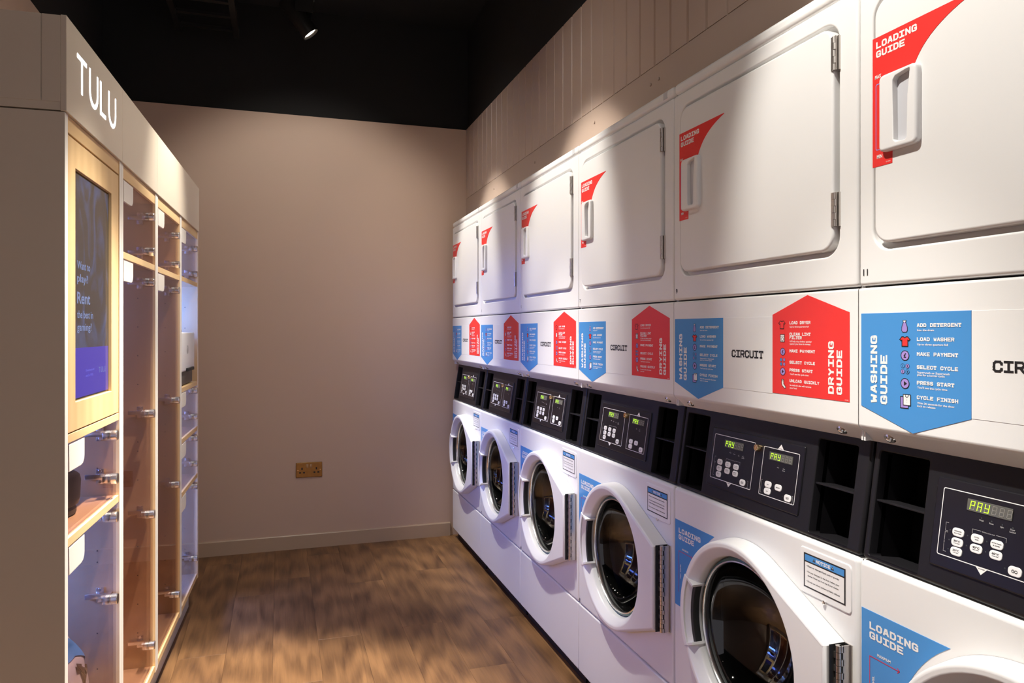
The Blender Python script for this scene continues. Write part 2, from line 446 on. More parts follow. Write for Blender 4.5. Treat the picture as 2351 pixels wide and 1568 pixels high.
struct('wall_right_upper', MB().box(XR + 0.014, 1.80, Y_OPEN, YB + 0.012, ZP + 0.001, ZC), BLACKW)
pm = MB().lathe([(0.0055, 0.0), (0.0055, -0.003), (0.004, -0.004)], (0, 0, 0), 'x', 12, cap1=True)
pme = None
for yy, zz in ((2.071, 2.145), (2.125, 2.143), (2.571, 2.142), (3.259, 2.139), (3.95, 2.141)):
    if pme is None: o = pm.build('cover_cap', BOARDM, bulk, loc=(XR, yy, zz)); pme = o.data
    else: add('cover_cap', pme, bulk, (XR, yy, zz))

# ================================================================== STACKED WASHER-DRYERS
W = 0.6862; Y0 = 1.1216
UG = 'stacked washer-dryers along the right side'
M = thing('stacked_washer_dryer', 'x', 'washing machine', (XF, Y0 + 5 * W, 0), R(-90), UG)
u0, u1 = 0.0012, W - 0.0012
mb = MB()
for a, b in ((u0, u0 + 0.004), (u1 - 0.004, u1)):
    mb.box(a, b, 0.012, 0.62, 0.06, 0.888); mb.box(a, b, 0.11, 0.62, 0.888, 1.118); mb.box(a, b, 0.012, 0.62, 1.118, 2.02)
mb.box(u0, u1, 0.60, 0.62, 0.06, 2.02); mb.box(u0 + .004, u1 - .004, 0.02, 0.60, 0.06, 0.064); mb.box(u0 + .004, u1 - .004, 0.02, 0.60, 2.0, 2.004)
mb.box(u0 + .004, u1 - .004, 0.10, 0.60, 1.12, 1.124); mb.box(u0 + .004, u1 - .004, 0.12, 0.60, 0.895, 0.899)
mb.build('cabinet_shell', ENAMEL, M)
MB().box(u0 + 0.01, u1 - 0.01, 0.035, 0.055, 0.0, 0.06).build('toe_kick', RUBBER, M)
for uu in (0.06, W - 0.06): MB().lathe([(0.016, 0.0), (0.016, 0.012), (0.008, 0.012), (0.008, 0.07)], (uu, 0.09, 0), 'z', 16, cap0=True, cap1=True).build('levelling_foot', STEEL, M)
MB().plate(rrect(u0, u1, 1.9965, 2.028, 0.0115, 4), 0.62, 0.0, 0.010, back=True).build('top_cap', ENAMEL, M)
MB().box(0.628, 0.650, -0.0004, 0.0008, 2.003, 2.023).build('plain_sticker', mat('grey_sticker', (0.55, 0.55, 0.56), 0.5), M)
# dryer front with its recessed door opening
rec = rrect(0.036, 0.635, 1.4815, 1.9545, 0.040, 8)
mb = MB(); mb.plate(rrect(u0, u1, 1.4165, 1.9935, 0.0075, 4), 0.03, 0.0, 0.006, holes=[rec], hbev=0.004, hback=0.016)
mb.flat(rec, 0.0155)
mb.build('dryer_front', ENAMEL, M)
door = rrect(0.0455, 0.6265, 1.4925, 1.9450, 0.034, 8)
dd = MB().plate(door, 0.015, -0.007, 0.005).build('dryer_door', ENAMEL, M)
# pocket handle
ho = rrect(0.067, 0.150, 1.6575, 1.7975, 0.010, 4)
hp = [(0.0995, 1.781), (0.105, 1.787), (0.134, 1.792), (0.136, 1.790), (0.131, 1.745), (0.1295, 1.672), (0.126, 1.668), (0.106, 1.669), (0.101, 1.674)][::-1]
mb = MB(); mb.plate(ho, -0.006, -0.019, 0.005, holes=[hp], hbev=0.0015, hback=-0.0075)
mb.flat(hp, -0.0078, 1)
mb.build('door_handle', [PLASTIC, POCKET], dd)
for za, zb in ((1.853, 1.921), (1.540, 1.608)):
    mb = MB(); mb.box(0.6225, 0.636, -0.0085, -0.006, za, zb)
    mb.box(0.6275, 0.640, -0.004, 0.004, za, zb)
    n = 5
    for i in range(n):
        a = za + (zb - za) * i / n; b = za + (zb - za) * (i + 1) / n - 0.001
        mb.lathe([(0.0040, 0), (0.0040, b - a)], (0.6305 + (0.0018 if i % 2 else 0), -0.0080, a), 'z', 10, cap0=True, cap1=True)
    mb.build('door_hinge', HINGE, dd)
# red loading guide on the dryer door
cv = []
for i in range(13):
    t = i / 12; a, b, c_ = Vector((0.2535, 1.8745)), Vector((0.163, 1.852)), Vector((0.1365, 1.7985))
    q = a * (1 - t) ** 2 + b * 2 * t * (1 - t) + c_ * t * t; cv.append((q.x, q.y))
so = [(0.0425, 1.6355), (0.088, 1.6355), (0.0885, 1.66), (0.0885, 1.79), (0.136, 1.7985)] + cv[::-1][1:] + [(0.2535, 1.8765), (0.0425, 1.8765)]
st = MB().plate(so, -0.0065, -0.0076, 0.0002, seg=1).build('loading_guide_sticker', RED, M, smooth=0); st['label'] = 'red loading guide sticker on the dryer door'
mb = MB(); Yt = -0.0079
slab(mb, 'LOADING', 0.0513, 1.8550, 0.0125, 0.0905, Yt); slab(mb, 'GUIDE', 0.0513, 1.8382, 0.0125, 0.0645, Yt)
text(mb, 'MAX', 0.0487, 1.7995, 0.0066, 0.0145, Yt, bold=.03); text(mb, 'MIN', 0.053, 1.6505, 0.0066, 0.0125, Yt, bold=.03)
text(mb, '737-9876', 0.074, 1.6395, 0.0020, 0.0105, Yt, bold=.01)
line(mb, [(0.066, 1.7885), (0.053, 1.7885), (0.051, 1.7860), (0.051, 1.6690), (0.053, 1.6665), (0.067, 1.6665)], 0.0015, Yt, 1)
for zz in (1.7885, 1.6665): line(mb, [(0.0625, zz + 0.0035), (0.0668, zz), (0.0625, zz - 0.0035)], 0.0014, Yt, 1)
mb.build('lettering', [INKW, LILAC], st, smooth=0, recalc=False)
# header panel
hd = MB().prism_x([(0.03, 1.4125), (0.004, 1.4125), (0.0012, 1.4113), (0, 1.4085), (0, 1.4078), (0, 1.1507), (0, 1.150), (0.0016, 1.1455), (0.005, 1.142), (0.0055, 1.14154), (0.0315, 1.11746), (0.032, 1.117), (0.036, 1.1155), (0.05, 1.118)], u0, u1).build('header_panel', ENAMEL, M)
for uu in (0.057, 0.622):
    mb = MB(); mb.lathe([(0.0125, 0.001), (0.010, -0.002), (0.0055, -0.002), (0.0055, -0.005), (0.003, -0.006)], (0, 0, 0), 'y', 12, cap1=True)
    mb.build('header_bolt', CHROME, M, loc=(uu, 0.0185, 1.1290), rot=(R(47), 0, 0))
# blue washing guide
def icons_tee(mb, x, z, w, h, y, fill, ink):
    P = [(0, .72), (.22, 1), (.36, 1), (.5, .9), (.64, 1), (.78, 1), (1, .72), (.86, .58), (.78, .66), (.78, 0), (.22, 0), (.22, .66), (.14, .58)]
    Q = [(x + a * w, z + b * h) for a, b in P]
    mb.flat(Q, y, fill); line(mb, Q, w * .075, y - .0001, ink, True)
def icon_disc(mb, x, z, r, y, fill, ink):
    mb.flat(circ(x, z, r, 20), y, fill); line(mb, circ(x, z, r, 20), r * .16, y - .0001, ink, True)
bo = [(0.0075, 1.3635), (0.2395, 1.3635), (0.2395, 1.187), (0.1265, 1.1485), (0.0075, 1.187)]
st = MB().plate(bo, 0.0002, -0.0008, 0.0002, seg=1).build('washing_guide_sticker', BLUE, M, smooth=0); st['label'] = 'blue washing guide sticker pointing down'
mb = MB(); Yt = -0.0012
slab(mb, 'WASHING', 0.0470, 1.1950, 0.0158, 0.127, Yt, vertical=True); slab(mb, 'GUIDE', 0.0705, 1.1945, 0.0158, 0.091, Yt, vertical=True)
for tx, z, w in (('ADD DETERGENT', 1.3368, .0870), ('LOAD WASHER', 1.3125, .0740), ('MAKE PAYMENT', 1.2865, .0810), ('SELECT CYCLE', 1.2636, .0808), ('PRESS START', 1.2362, .0740), ('CYCLE FINISH', 1.2105, .0812)):
    slab(mb, tx, 0.1352, z, 0.0066, w, Yt)
for tx, z, w in (('Into the drum', 1.3300, .0341), ('Up to three quarters full', 1.3050, .0612), ('Superwash or Superwash', 1.2560, .0645), ('plus for a longer cycle', 1.2516, .0550), ("You'll see the cycle time", 1.2295, .0600), ('Wait 30 seconds for the door', 1.2022, .0735), ('lock to release', 1.1970, .0370)):
    text(mb, tx, 0.1360, z, 0.0034, w, Yt, bold=.02)
bt = [(.1052, 1.328), (.1128, 1.328), (.1152, 1.331), (.115, 1.337), (.1125, 1.3435), (.1115, 1.3455), (.1125, 1.349), (.1055, 1.349), (.1065, 1.3455), (.1055, 1.3435), (.103, 1.337), (.1028, 1.331)]
mb.flat(bt, Yt, 2); line(mb, bt, .0012, Yt - .0001, 1, True); mb.flat([(.1075, 1.346), (.1105, 1.346), (.112, 1.3488), (.106, 1.3488)], Yt - .0002, 0)
icons_tee(mb, .0985, 1.3027, .0225, .0170, Yt, 3, 1)
for cz, r in ((1.2862, .0086), (1.2362, .0089)): icon_disc(mb, .110, cz, r, Yt, 2, 1)
text(mb, '\u00a3', .110, 1.2826, .0075, None, Yt - .0002, 1, .03, True)
mb.flat([(.1078, 1.2318), (.1145, 1.2362), (.1078, 1.2406)], Yt - .0002, 1)
for i, (cx_, cz_) in enumerate(((.1050, 1.2677), (.1153, 1.2677), (.1050, 1.2574), (.1153, 1.2574))):
    icon_disc(mb, cx_, cz_, .0038, Yt, 4 if i % 3 == 0 else 2, 1); text(mb, str(i + 1), cx_, cz_ - .0017, .0035, None, Yt - .0002, 1, .03, True)
mb.flat([(.1002, 1.192), (.117, 1.192), (.117, 1.212), (.1002, 1.212)], Yt, 2); line(mb, [(.1002, 1.192), (.117, 1.192), (.117, 1.212), (.1002, 1.212)], .0014, Yt - .0001, 1, True)
mb.flat([(.1065, 1.1975), (.122, 1.1975), (.122, 1.2165), (.1065, 1.2165)], Yt - .0002, 0); line(mb, [(.1065, 1.1975), (.122, 1.1975), (.122, 1.2165), (.1065, 1.2165)], .0014, Yt - .0003, 1, True)
line(mb, [(.1105, 1.2165), (.1115, 1.2130), (.1142, 1.2115), (.117, 1.2130), (.118, 1.2165)], .0012, Yt - .0003, 1)
for zz in (1.2085, 1.2062, 1.2030): mb.flat(circ(.1142, zz, .0005, 6), Yt - .0003, 1)
mb.build('lettering', [INKW, INKK, LILAC, RED, BLUE], st, smooth=0, recalc=False)
# red drying guide
ro = [(0.4315, 1.1900), (0.6640, 1.1900), (0.6640, 1.3670), (0.5450, 1.4065), (0.4315, 1.3670)]
st = MB().plate(ro, 0.0002, -0.0008, 0.0002, seg=1).build('drying_guide_sticker', RED, M, smooth=0); st['label'] = 'red drying guide sticker pointing up'
mb = MB()
slab(mb, 'DRYING', 0.6225, 1.2025, 0.0160, 0.107, Yt, vertical=True); slab(mb, 'GUIDE', 0.6448, 1.2025, 0.0150, 0.089, Yt, vertical=True)
for tx, z, w in (('LOAD DRYER', 1.3447, .0654), ('CLEAN LINT', 1.3198, .0658), ('FILTER', 1.3122, .0390), ('MAKE PAYMENT', 1.2832, .0790), ('SELECT CYCLE', 1.2585, .0790), ('PRESS START', 1.2415, .0720), ('UNLOAD QUICKLY', 1.2180, .0915)):
    slab(mb, tx, 0.4895, z, 0.0066, w, Yt)
for tx, z, w in (('Up to three quarters full', 1.3377, .0590), ("It'll help dry clothes quicker", 1.3058, .0690), ('(saving you time & money)', 1.3003, .0645), ("You'll see the cycle time", 1.2343, .0590), ('So nobody else will remove', 1.2100, .0670), ('your load', 1.2040, .0225)):
    text(mb, tx, 0.4902, z, 0.0034, w, Yt, bold=.02)
text(mb, '737-9875', 0.652, 1.1925, 0.0018, 0.0095, Yt)
icons_tee(mb, .4536, 1.3352, .0215, .0170, Yt, 3, 1)
mb.flat([(.4592, 1.306), (.4726, 1.306), (.4726, 1.3222), (.4592, 1.3222)], Yt, 0); line(mb, [(.4592, 1.306), (.4726, 1.306), (.4726, 1.3222), (.4592, 1.3222)], .0014, Yt - .0001, 1, True)
line(mb, [(.4592, 1.3185), (.4726, 1.3185)], .0011, Yt - .0001, 1); line(mb, circ(.4659, 1.3118, .0038, 14), .0011, Yt - .0001, 1, True)
for cz, r in ((1.2842, .0078), (1.2402, .0082)): icon_disc(mb, .467, cz, r, Yt, 2, 1)
text(mb, '\u00a3', .467, 1.2806, .0075, None, Yt - .0002, 1, .03, True)
mb.flat([(.4648, 1.2360), (.4712, 1.2402), (.4648, 1.2444)], Yt - .0002, 1)
for i, (cx_, cz_) in enumerate(((.4618, 1.2664), (.4719, 1.2664), (.4618, 1.2566), (.4719, 1.2566))):
    icon_disc(mb, cx_, cz_, .0036, Yt, 4 if i % 2 == 0 else 2, 1); text(mb, str(i + 1), cx_, cz_ - .0016, .0033, None, Yt - .0002, 1, .03, True)
sk = [(.4635, 1.2225), (.4700, 1.2225), (.4702, 1.2130), (.4768, 1.2070), (.4765, 1.2040), (.4735, 1.2032), (.4660, 1.2080), (.4637, 1.2120)]
mb.flat(sk, Yt, 0); line(mb, sk, .0014, Yt - .0001, 1, True); line(mb, [(.4635, 1.2195), (.4700, 1.2195)], .0012, Yt - .0002, 1)
mb.build('lettering', [INKW, INKK, LILAC, RED, BLUE], st, smooth=0, recalc=False)
# name label between the guides
st = MB().plate([(0.2398, 1.188), (0.4312, 1.188), (0.4312, 1.363), (0.2398, 1.363)], 0.0002, -0.0005, 0.0002, seg=1).build('name_label', ENAMEL, M, smooth=0)
mb = MB(); slab(mb, 'CIRCUIT', 0.2765, 1.2655, 0.0185, 0.1225, -0.0008, hw=.50, adv=4.3)
for i in range(2): mb.poly([(0.2755, -0.0009, 1.2735 - .004 * i), (0.2775, -0.0009, 1.2725 - .004 * i), (0.2775, -0.0009, 1.2755 - .004 * i)])
mb.build('lettering', INKK, st, smooth=0, recalc=False)

# ---- control console, sloping back: children live in the tilted frame (x, y into, z up the slope)
CL, CR = (0.0, 0.005, 0.893), (-math.atan(0.035 / 0.232), 0, 0)
v = lambda z: (z - 0.893) / 0.9888
sl1, sl2 = rrect(0.018, 0.128, 0.008, 0.209, 0.005, 3), rrect(0.5385, 0.6490, 0.008, 0.209, 0.005, 3)
mb = MB(); mb.plate(rrect(u0 + .001, u1 - .001, 0.0, 0.233, 0.009, 4), 0.10, 0.0, 0.007, holes=[sl1, sl2], hbev=0.0025, hback=0.03)
con = mb.build('control_console', BLACKP, M, loc=CL, rot=CR)
for xa, xb in ((0.018, 0.128), (0.5385, 0.649)):
    mb = MB()
    mb.box(xa - .003, xa, 0.02, 0.10, 0.004, 0.213); mb.box(xb, xb + .003, 0.02, 0.10, 0.004, 0.213)
    mb.box(xa, xb, 0.02, 0.10, 0.003, 0.008); mb.box(xa, xb, 0.02, 0.10, 0.209, 0.213); mb.box(xa - .003, xb + .003, 0.10, 0.103, 0.004, 0.213)
    for zz in (0.165, 0.065, 0.035): mb.lathe([(0.006, 0.0), (0.0045, -0.004)], ((xa + xb) / 2, 0.1, zz), 'y', 10, cap1=True)
    mb.build('storage_tray', BLACKP, con)
    mb = MB(); mb.box(xa, xb, 0.004, 0.10, 0.1125, 0.1165, bev=0.0012)
    for i in range(4):
        for j in range(3): mb.lathe([(0.0012, 0), (0.0008, 0.0006)], (xa + .02 + i * .022, 0.02 + j * .025, 0.1164), 'z', 5, cap1=True)
    mb.build('tray_shelf', BLACKP, con)
cp = MB().plate(rrect(0.151, 0.5045, 0.0335, 0.1855, 0.004, 3), 0.0005, -0.0035, 0.0025).build('control_panel', BLACKG, M, loc=CL, rot=CR)
mb = MB(); Yp = -0.0039
line(mb, rrect(0.1665, 0.335, 0.0555, 0.1685, 0.003, 3), 0.0014, Yp, 0, True)
line(mb, rrect(0.368, 0.490, 0.0540, 0.1660, 0.003, 3), 0.0014, Yp, 0, True)
mb.flat([(0.2385, 0.0555), (0.249, 0.0440), (0.2595, 0.0555)], Yp); mb.flat([(0.416, 0.166), (0.437, 0.166), (0.4265, 0.1785)], Yp)
text(mb, 'WASHER', 0.249, 0.0525, 0.0016, 0.0125, Yp - .0002, 1, .02, True); text(mb, 'DRYER', 0.4265, 0.1672, 0.0018, 0.0105, Yp - .0002, 1, .02, True)
for tx, xx, zz in (('Wash', .240, .1285), ('Rinse', .2575, .1275), ('Spin', .2755, .1265), ('Door', .293, .1268), ('Locked', .293, .1232), ('Heat', .4245, .1240), ('Cool', .4445, .1240), ('Down', .4445, .1200)):
    text(mb, tx, xx, zz, 0.0024, None, Yp, 2, .02, True)
text(mb, 'Enhance your wash', .2545, .1113, 0.0018, .0215, Yp, 2, .01, True)
line(mb, [(.2265, .1055), (.2265, .1125), (.2415, .1125)], .0006, Yp, 2); line(mb, [(.2675, .1125), (.2845, .1125), (.2845, .1055)], .0006, Yp, 2)
for za, zb, ch in ((.0975, .1115, '1'), (.0630, .0955, '2')):
    zm = (za + zb) / 2; line(mb, [(.1825, zb), (.1775, zb), (.1775, zm + .0025)], .0006, Yp, 2); line(mb, [(.1775, zm - .0025), (.1775, za), (.1825, za)], .0006, Yp, 2); text(mb, ch, .1775, zm - .0014, .0028, None, Yp, 2, .02, True)
line(mb, [(.3765, .0885), (.373, .0885), (.373, .0590), (.3765, .0590)], .0006, Yp, 2)
for xx, zz in ((.324, .0655), (.484, .0640)): line(mb, [(xx - .003, zz + .008), (xx, zz + .008), (xx, zz - .008), (xx - .003, zz - .008)], .0006, Yp, 2)
for xx, zz in ((.1865, .1005), (.1865, .0840), (.1865, .0685), (.219, .0995), (.219, .0830), (.253, .0990), (.253, .0825), (.287, .067), (.382, .0815), (.382, .066), (.416, .0812), (.451, .065)):
    mb.flat(circ(xx, zz, .0013, 8), Yp, 3)
for xx, zz in ((.240, .1335), (.2575, .1325), (.2755, .1315), (.293, .1310), (.4245, .129), (.4445, .129)): mb.flat(circ(xx, zz, .0012, 8), Yp, 3)
mb.build('panel_print', [INKW, INKK, mat('grey_ink', (.45, .44, .43), .5), mat('dull_led', (.05, .06, .05), .3)], cp, smooth=0, recalc=False)
SEG = {'a': ((0, 2), (1, 2)), 'b': ((1, 2), (1, 1)), 'c': ((1, 1), (1, 0)), 'd': ((0, 0), (1, 0)), 'e': ((0, 1), (0, 0)), 'f': ((0, 2), (0, 1)), 'g': ((0, 1), (1, 1))}
for xa, xb, za, zb in ((.2125, .2905, .1405, .1598), (.390, .4705, .1385, .1570)):
    mb = MB(); mb.plate(rrect(xa, xb, za, zb, .0012, 2), -0.003, -0.0048, 0.0004, seg=1)
    for i in range(6):
        ch = 'PAY'[i] if i < 3 else ' '
        on = {'P': 'abefg', 'A': 'abcefg', 'Y': 'bcdfg', ' ': ''}[ch]
        for sname, (p, q) in SEG.items():
            pts = [(xa + .006 + i * .0127 + .0068 * t[0] + .0008 * t[1], za + .0032 + (zb - za - .0064) / 2 * t[1]) for t in (p, q)]
            line(mb, pts, .0013 if sname in on else .0010, -0.0050 if sname not in on else -0.0052, 2 if sname in on else 1)
    mb.build('display', [LCD, LCDOFF, LCDON], cp, smooth=0, recalc=False)
def button(x_, z_, w, h, lines):
    mb = MB(); mb.plate(rrect(x_ - w / 2, x_ + w / 2, z_ - h / 2, z_ + h / 2, h * .42, 5), -0.003, -0.0050, 0.0008, seg=2)
    n = len(lines)
    for i, (tx, hh) in enumerate(lines): text(mb, tx, x_, z_ + (n - 1) * .0019 - i * .0038 - hh / 2, hh, min(w * .72, hh * 1.02 * len(tx)), -0.0053, 1, .02, True)
    mb.build('button', [PLASTIC, INKK], cp)
for x_, z_, l in ((.202, .1000, [('STANDARD', .0016), ('ECO WASH', .0016)]), (.2365, .0990, [('EXTRA', .0016), ('WASH', .0016)]), (.2705, .0985, [('EXTRA WASH', .0016), ('& RINSE', .0016)]),
                  (.202, .0835, [('30\u00b0C', .0030), ('HIGH SPIN', .0012)]), (.2365, .0825, [('40\u00b0C', .0030), ('HIGH SPIN', .0012)]), (.2705, .0820, [('60\u00b0C', .0030), ('HIGH SPIN', .0012)]), (.202, .0680, [('30\u00b0C', .0030), ('LOW SPIN', .0012)])):
    button(x_, z_, .0215, .0140, l)
button(.3035, .0665, .0220, .0150, [('GO', .0048)])
for x_, z_, l in ((.398, .0812, 'HOT'), (.4335, .0808, 'MEDIUM'), (.398, .0655, 'LOW')): button(x_, z_, .0235, .0145, [(l, .0020)])
button(.4685, .0645, .0230, .0155, [('GO', .0048)])
mb = MB(); mb.lathe([(0.0075, -0.003), (0.0075, -0.015), (0.0068, -0.016), (0.0052, -0.016), (0.0048, -0.0145), (0.0026, -0.0145), (0.0024, -0.0165)], (0.3515, 0, 0.1595), 'y', 20, cap1=True)
mb.box(.3500, .3530, -.0155, -.003, .1500, .1525); mb.build('key_lock', GOLD, cp)
# ---- washer front
CU, CZ = 0.343, 0.593
mb = MB(); mb.plate(rrect(u0, u1, 0.3135, 0.8895, 0.0105, 4), 0.03, 0.0, 0.009, holes=[circ(CU, CZ, 0.205, 64)], hbev=0.003, hback=0.05, seg=4)
mb.build('washer_front', ENAMEL, M)
MB().plate(rrect(u0, u1, 0.060, 0.3105, 0.0065, 4), 0.03, 0.0, 0.005, seg=3).build('lower_panel', ENAMEL, M)
mb = MB(); mb.lathe([(0.207, 0.05), (0.212, 0.07), (0.224, 0.09), (0.224, 0.40), (0.0, 0.41)], (CU, 0, CZ), 'y', 40)
dr = mb.build('drum', STEEL, M)
for k in range(3):
    MB().box(-.018, .018, 0.14, 0.39, -.222, -.165, bev=.012).build('drum_lifter', STEEL, dr, loc=(CU, 0, CZ), rot=(0, R(20 + 120 * k), 0))
# ---- washer door
RO = 0.236; H1 = (0.648, 0.716); H2 = (0.648, 0.466)
def tang(H, sgn):
    dx, dz = H[0] - CU, H[1] - CZ; d = math.hypot(dx, dz)
    return math.degrees(math.atan2(dz, dx) + sgn * math.acos(RO / d))
a1, a2 = tang(H1, 1), tang(H2, -1) + 360
out = circ(CU, CZ, RO, 56, a1, a2) + [H2, (0.652, 0.470), (0.652, 0.712), H1]
N_ = 64
mb = MB()
rr = [[(x_, -0.001, z_) for x_, z_ in out]]
for i in range(5):
    a = i / 4 * math.pi / 2; o2 = inset(out, 0.004 + 0.008 * (1 - math.cos(a)))
    rr.append([(x_, -0.046 + 0.010 * (1 - math.sin(a)), z_) for x_, z_ in o2])
rr.append([(x_, -0.046, z_) for x_, z_ in inset(out, 0.0128)])
rv = mb.rings(rr)
dish = [(0.2184, -0.046), (0.2175, -0.046), (0.2150, -0.0452), (0.2120, -0.043), (0.1960, -0.0275), (0.1935, -0.0235), (0.1930, -0.018), (0.1910, 0.012), (0.185, 0.013)]
dv = mb.rings([[(x_, h_, z_) for x_, z_ in circ(CU, CZ, r_, N_)] for r_, h_ in dish])
mb.fill([rv[-1], dv[0]])
wd = mb.build('washer_door', PLASTIC, M, smooth=30)
# hand grip at the free edge
def ringseg(mb, r0, r1, ya, yb, aa, ab, n, mi=0, bev=.002):
    o = circ(CU, CZ, r1, n, aa, ab) + circ(CU, CZ, r0, n, ab, aa)
    mb.plate(o, yb, ya, bev, mi=mi, seg=2)
mb = MB()
ringseg(mb, 0.2130, 0.2295, -0.049, -0.015, 155.5, 204.5, 14, 0, .003)
ringseg(mb, 0.1870, 0.2150, -0.047, -0.010, 155.5, 157.5, 2, 0, .0008); ringseg(mb, 0.1870, 0.2150, -0.047, -0.010, 202.5, 204.5, 2, 0, .0008)
ringseg(mb, 0.1900, 0.2145, -0.0330, -0.015, 157, 203, 14, 1, .0005)  # black plate stands in for the shade of the hollow behind the grip
mb.build('hand_grip', [PLASTIC, RUBBER], wd)
MB().lathe([(0.1915, -0.004), (0.188, -0.009), (0.182, -0.011), (0.1795, -0.009), (0.1795, 0.002), (0.1905, 0.004)], (CU, 0, CZ), 'y', 64).build('glass_rim', GLASSG, wd)
MB().lathe([(0.1830, -0.0085), (0.1815, -0.0125), (0.1785, -0.013), (0.1765, -0.010), (0.1765, 0.0)], (CU, 0, CZ), 'y', 64).build('chrome_ring', CHROME, wd)
MB().lathe([(0.1795, -0.004)] + [(0.1914 * math.sin(R(a_)) + .0001, 0.1914 * math.cos(R(a_)) - 0.0664) for a_ in range(70, -1, -7)], (CU, 0, CZ), 'y', 48).build('glass_bowl', GLASSW, wd)
MB().lathe([(0.204, 0.02), (0.196, 0.013), (0.186, 0.014), (0.184, 0.03), (0.195, 0.055), (0.206, 0.055)], (CU, 0, CZ), 'y', 48).build('gasket', RUBBER, wd)
mb = MB(); za, zb = 0.467, 0.715; n = 19
mb.box(0.6525, 0.6540, -0.040, -0.003, za, zb, 1); mb.box(0.652, 0.672, -0.003, 0.0, za, zb, 0)
mb.box(0.666, 0.668, -0.020, -0.003, za, zb, 0)
for i in range(n):
    a = za + (zb - za) * i / n; b = za + (zb - za) * (i + 1) / n - 0.0008
    mb.lathe([(0.0062, 0), (0.0062, b - a)], (0.6605, -0.024, a), 'z', 12, cap0=True, cap1=True)
    if i % 2 == 0: mb.box(0.6605, 0.668, -0.0235, -0.018, a, b, 0)
    else: mb.box(0.654, 0.6605, -0.0302, -0.025, a, b, 0); mb.box(0.6668, 0.6676, -0.0225, -0.019, a, b, 1)
mb.build('piano_hinge', [HINGE, RUBBER], wd)
# blue loading guide beside the washer door
arc = circ(CU, CZ, 0.2505, 24, 124.5, 188)
lo = [(0.0085, 0.800)] + [(0.0085, 0.5600), (arc[-1][0], 0.5600)] + arc[::-1]
st = MB().plate(lo, 0.0002, -0.0008, 0.0002, seg=1).build('washer_loading_sticker', BLUE, M, smooth=0); st['label'] = 'blue loading guide sticker beside the porthole'
mb = MB()
slab(mb, 'LOADING', 0.0285, 0.7660, 0.0138, 0.110, Yt); slab(mb, 'GUIDE', 0.0285, 0.7480, 0.0138, 0.078, Yt)
text(mb, 'MAXIMUM', 0.0470, 0.7208, 0.0050, 0.031, Yt, bold=.03)
line(mb, [(0.029, 0.60), (0.029, 0.7145), (0.098, 0.7145)], 0.0014, Yt, 1); line(mb, [(0.0935, 0.7185), (0.098, 0.7145), (0.0935, 0.7105)], 0.0014, Yt, 1)
text(mb, 'FILL LEVEL', 0.040, 0.640, 0.0045, 0.040, Yt, 0, .03, rot=R(90))
mb.build('lettering', [INKW, REDINK], st, smooth=0, recalc=False)
# notice plate
npl = MB().plate(rrect(0.5235, 0.6700, 0.7735, 0.8705, 0.009, 5), 0.001, -0.0022, 0.0018).build('notice_plate', PLASTIC, M)
mb = MB(); ya = -0.0026
mb.flat([(0.5365, 0.7870), (0.6555, 0.7870), (0.6555, 0.8595), (0.5365, 0.8595)], ya, 1)
mb.flat([(0.5400, 0.8435), (0.6520, 0.8435), (0.6520, 0.8565), (0.5400, 0.8565)], ya - .0002, 2); mb.flat([(0.5400, 0.7900), (0.6520, 0.7900), (0.6520, 0.8405), (0.5400, 0.8405)], ya - .0002, 0)
slab(mb, 'NOTICE', 0.5735, 0.8467, 0.0068, 0.041, ya - .0004)
for xx in (0.5675, 0.6205):
    mb.flat([(xx - .0042, .8465), (xx + .0042, .8465), (xx, .8540)], ya - .0004, 1); line(mb, [(xx, .8486), (xx, .8512)], .0008, ya - .0006, 0)
for tx, xx, zz, w in (('\u2022 Please use detergent liquid, pods or powder', .5450, .8315, .094), ('\u2022 Put your detergent in the drum, before your', .5450, .8195, .094), ('clothes. Never put it on top of your clothes.', .5490, .8115, .089), ('\u2022 Do not use colour catchers or fabric softener.', .5450, .7995, .097)):
    text(mb, tx, xx, zz, .0036, w, ya - .0004, 1, .012)
mb.build('lettering', [INKW, INKK, BLUE], npl, smooth=0, recalc=False)
MB().lathe([(0.0045, 0.0), (0.0045, -0.0045), (0.0025, -0.006)], (0.5965, 0, 0.7725), 'y', 12, cap1=True).build('screw', CHROME, M)

NUMS = [('1', '2'), ('3', '4'), ('5', '6'), ('7', '8'), ('9', '10'), ('11', '12')]
LABELS = ['white stacked washer and dryer farthest away, against the taupe back wall',
          'white stacked washer and dryer second from the back wall',
          'white stacked washer and dryer third from the back wall, dryer marked 5',
          'white stacked washer and dryer with whole porthole in view, dryer marked 7',
          'white stacked washer and dryer with large dryer door wholly in view, marked 9',
          'white stacked washer and dryer marked 11, nearest, cut off by the right edge']
units = [M] + [copy_tree(M) for _ in range(5)]
for i, un in enumerate(units):
    un.location = (XF, Y0 + (5 - i) * W, 0); un['label'] = LABELS[i]
    for j, (tx, xx, zz, hh) in enumerate(((NUMS[i][0], 0.0125, 1.4360, 0.0125), (NUMS[i][1], 0.010, 0.322, 0.013))):
        mb = MB(); text(mb, tx, xx, zz, hh, None, -0.0006, 0, 0.015)
        mb.build('marker_number', INKK, un, smooth=0, recalc=False)

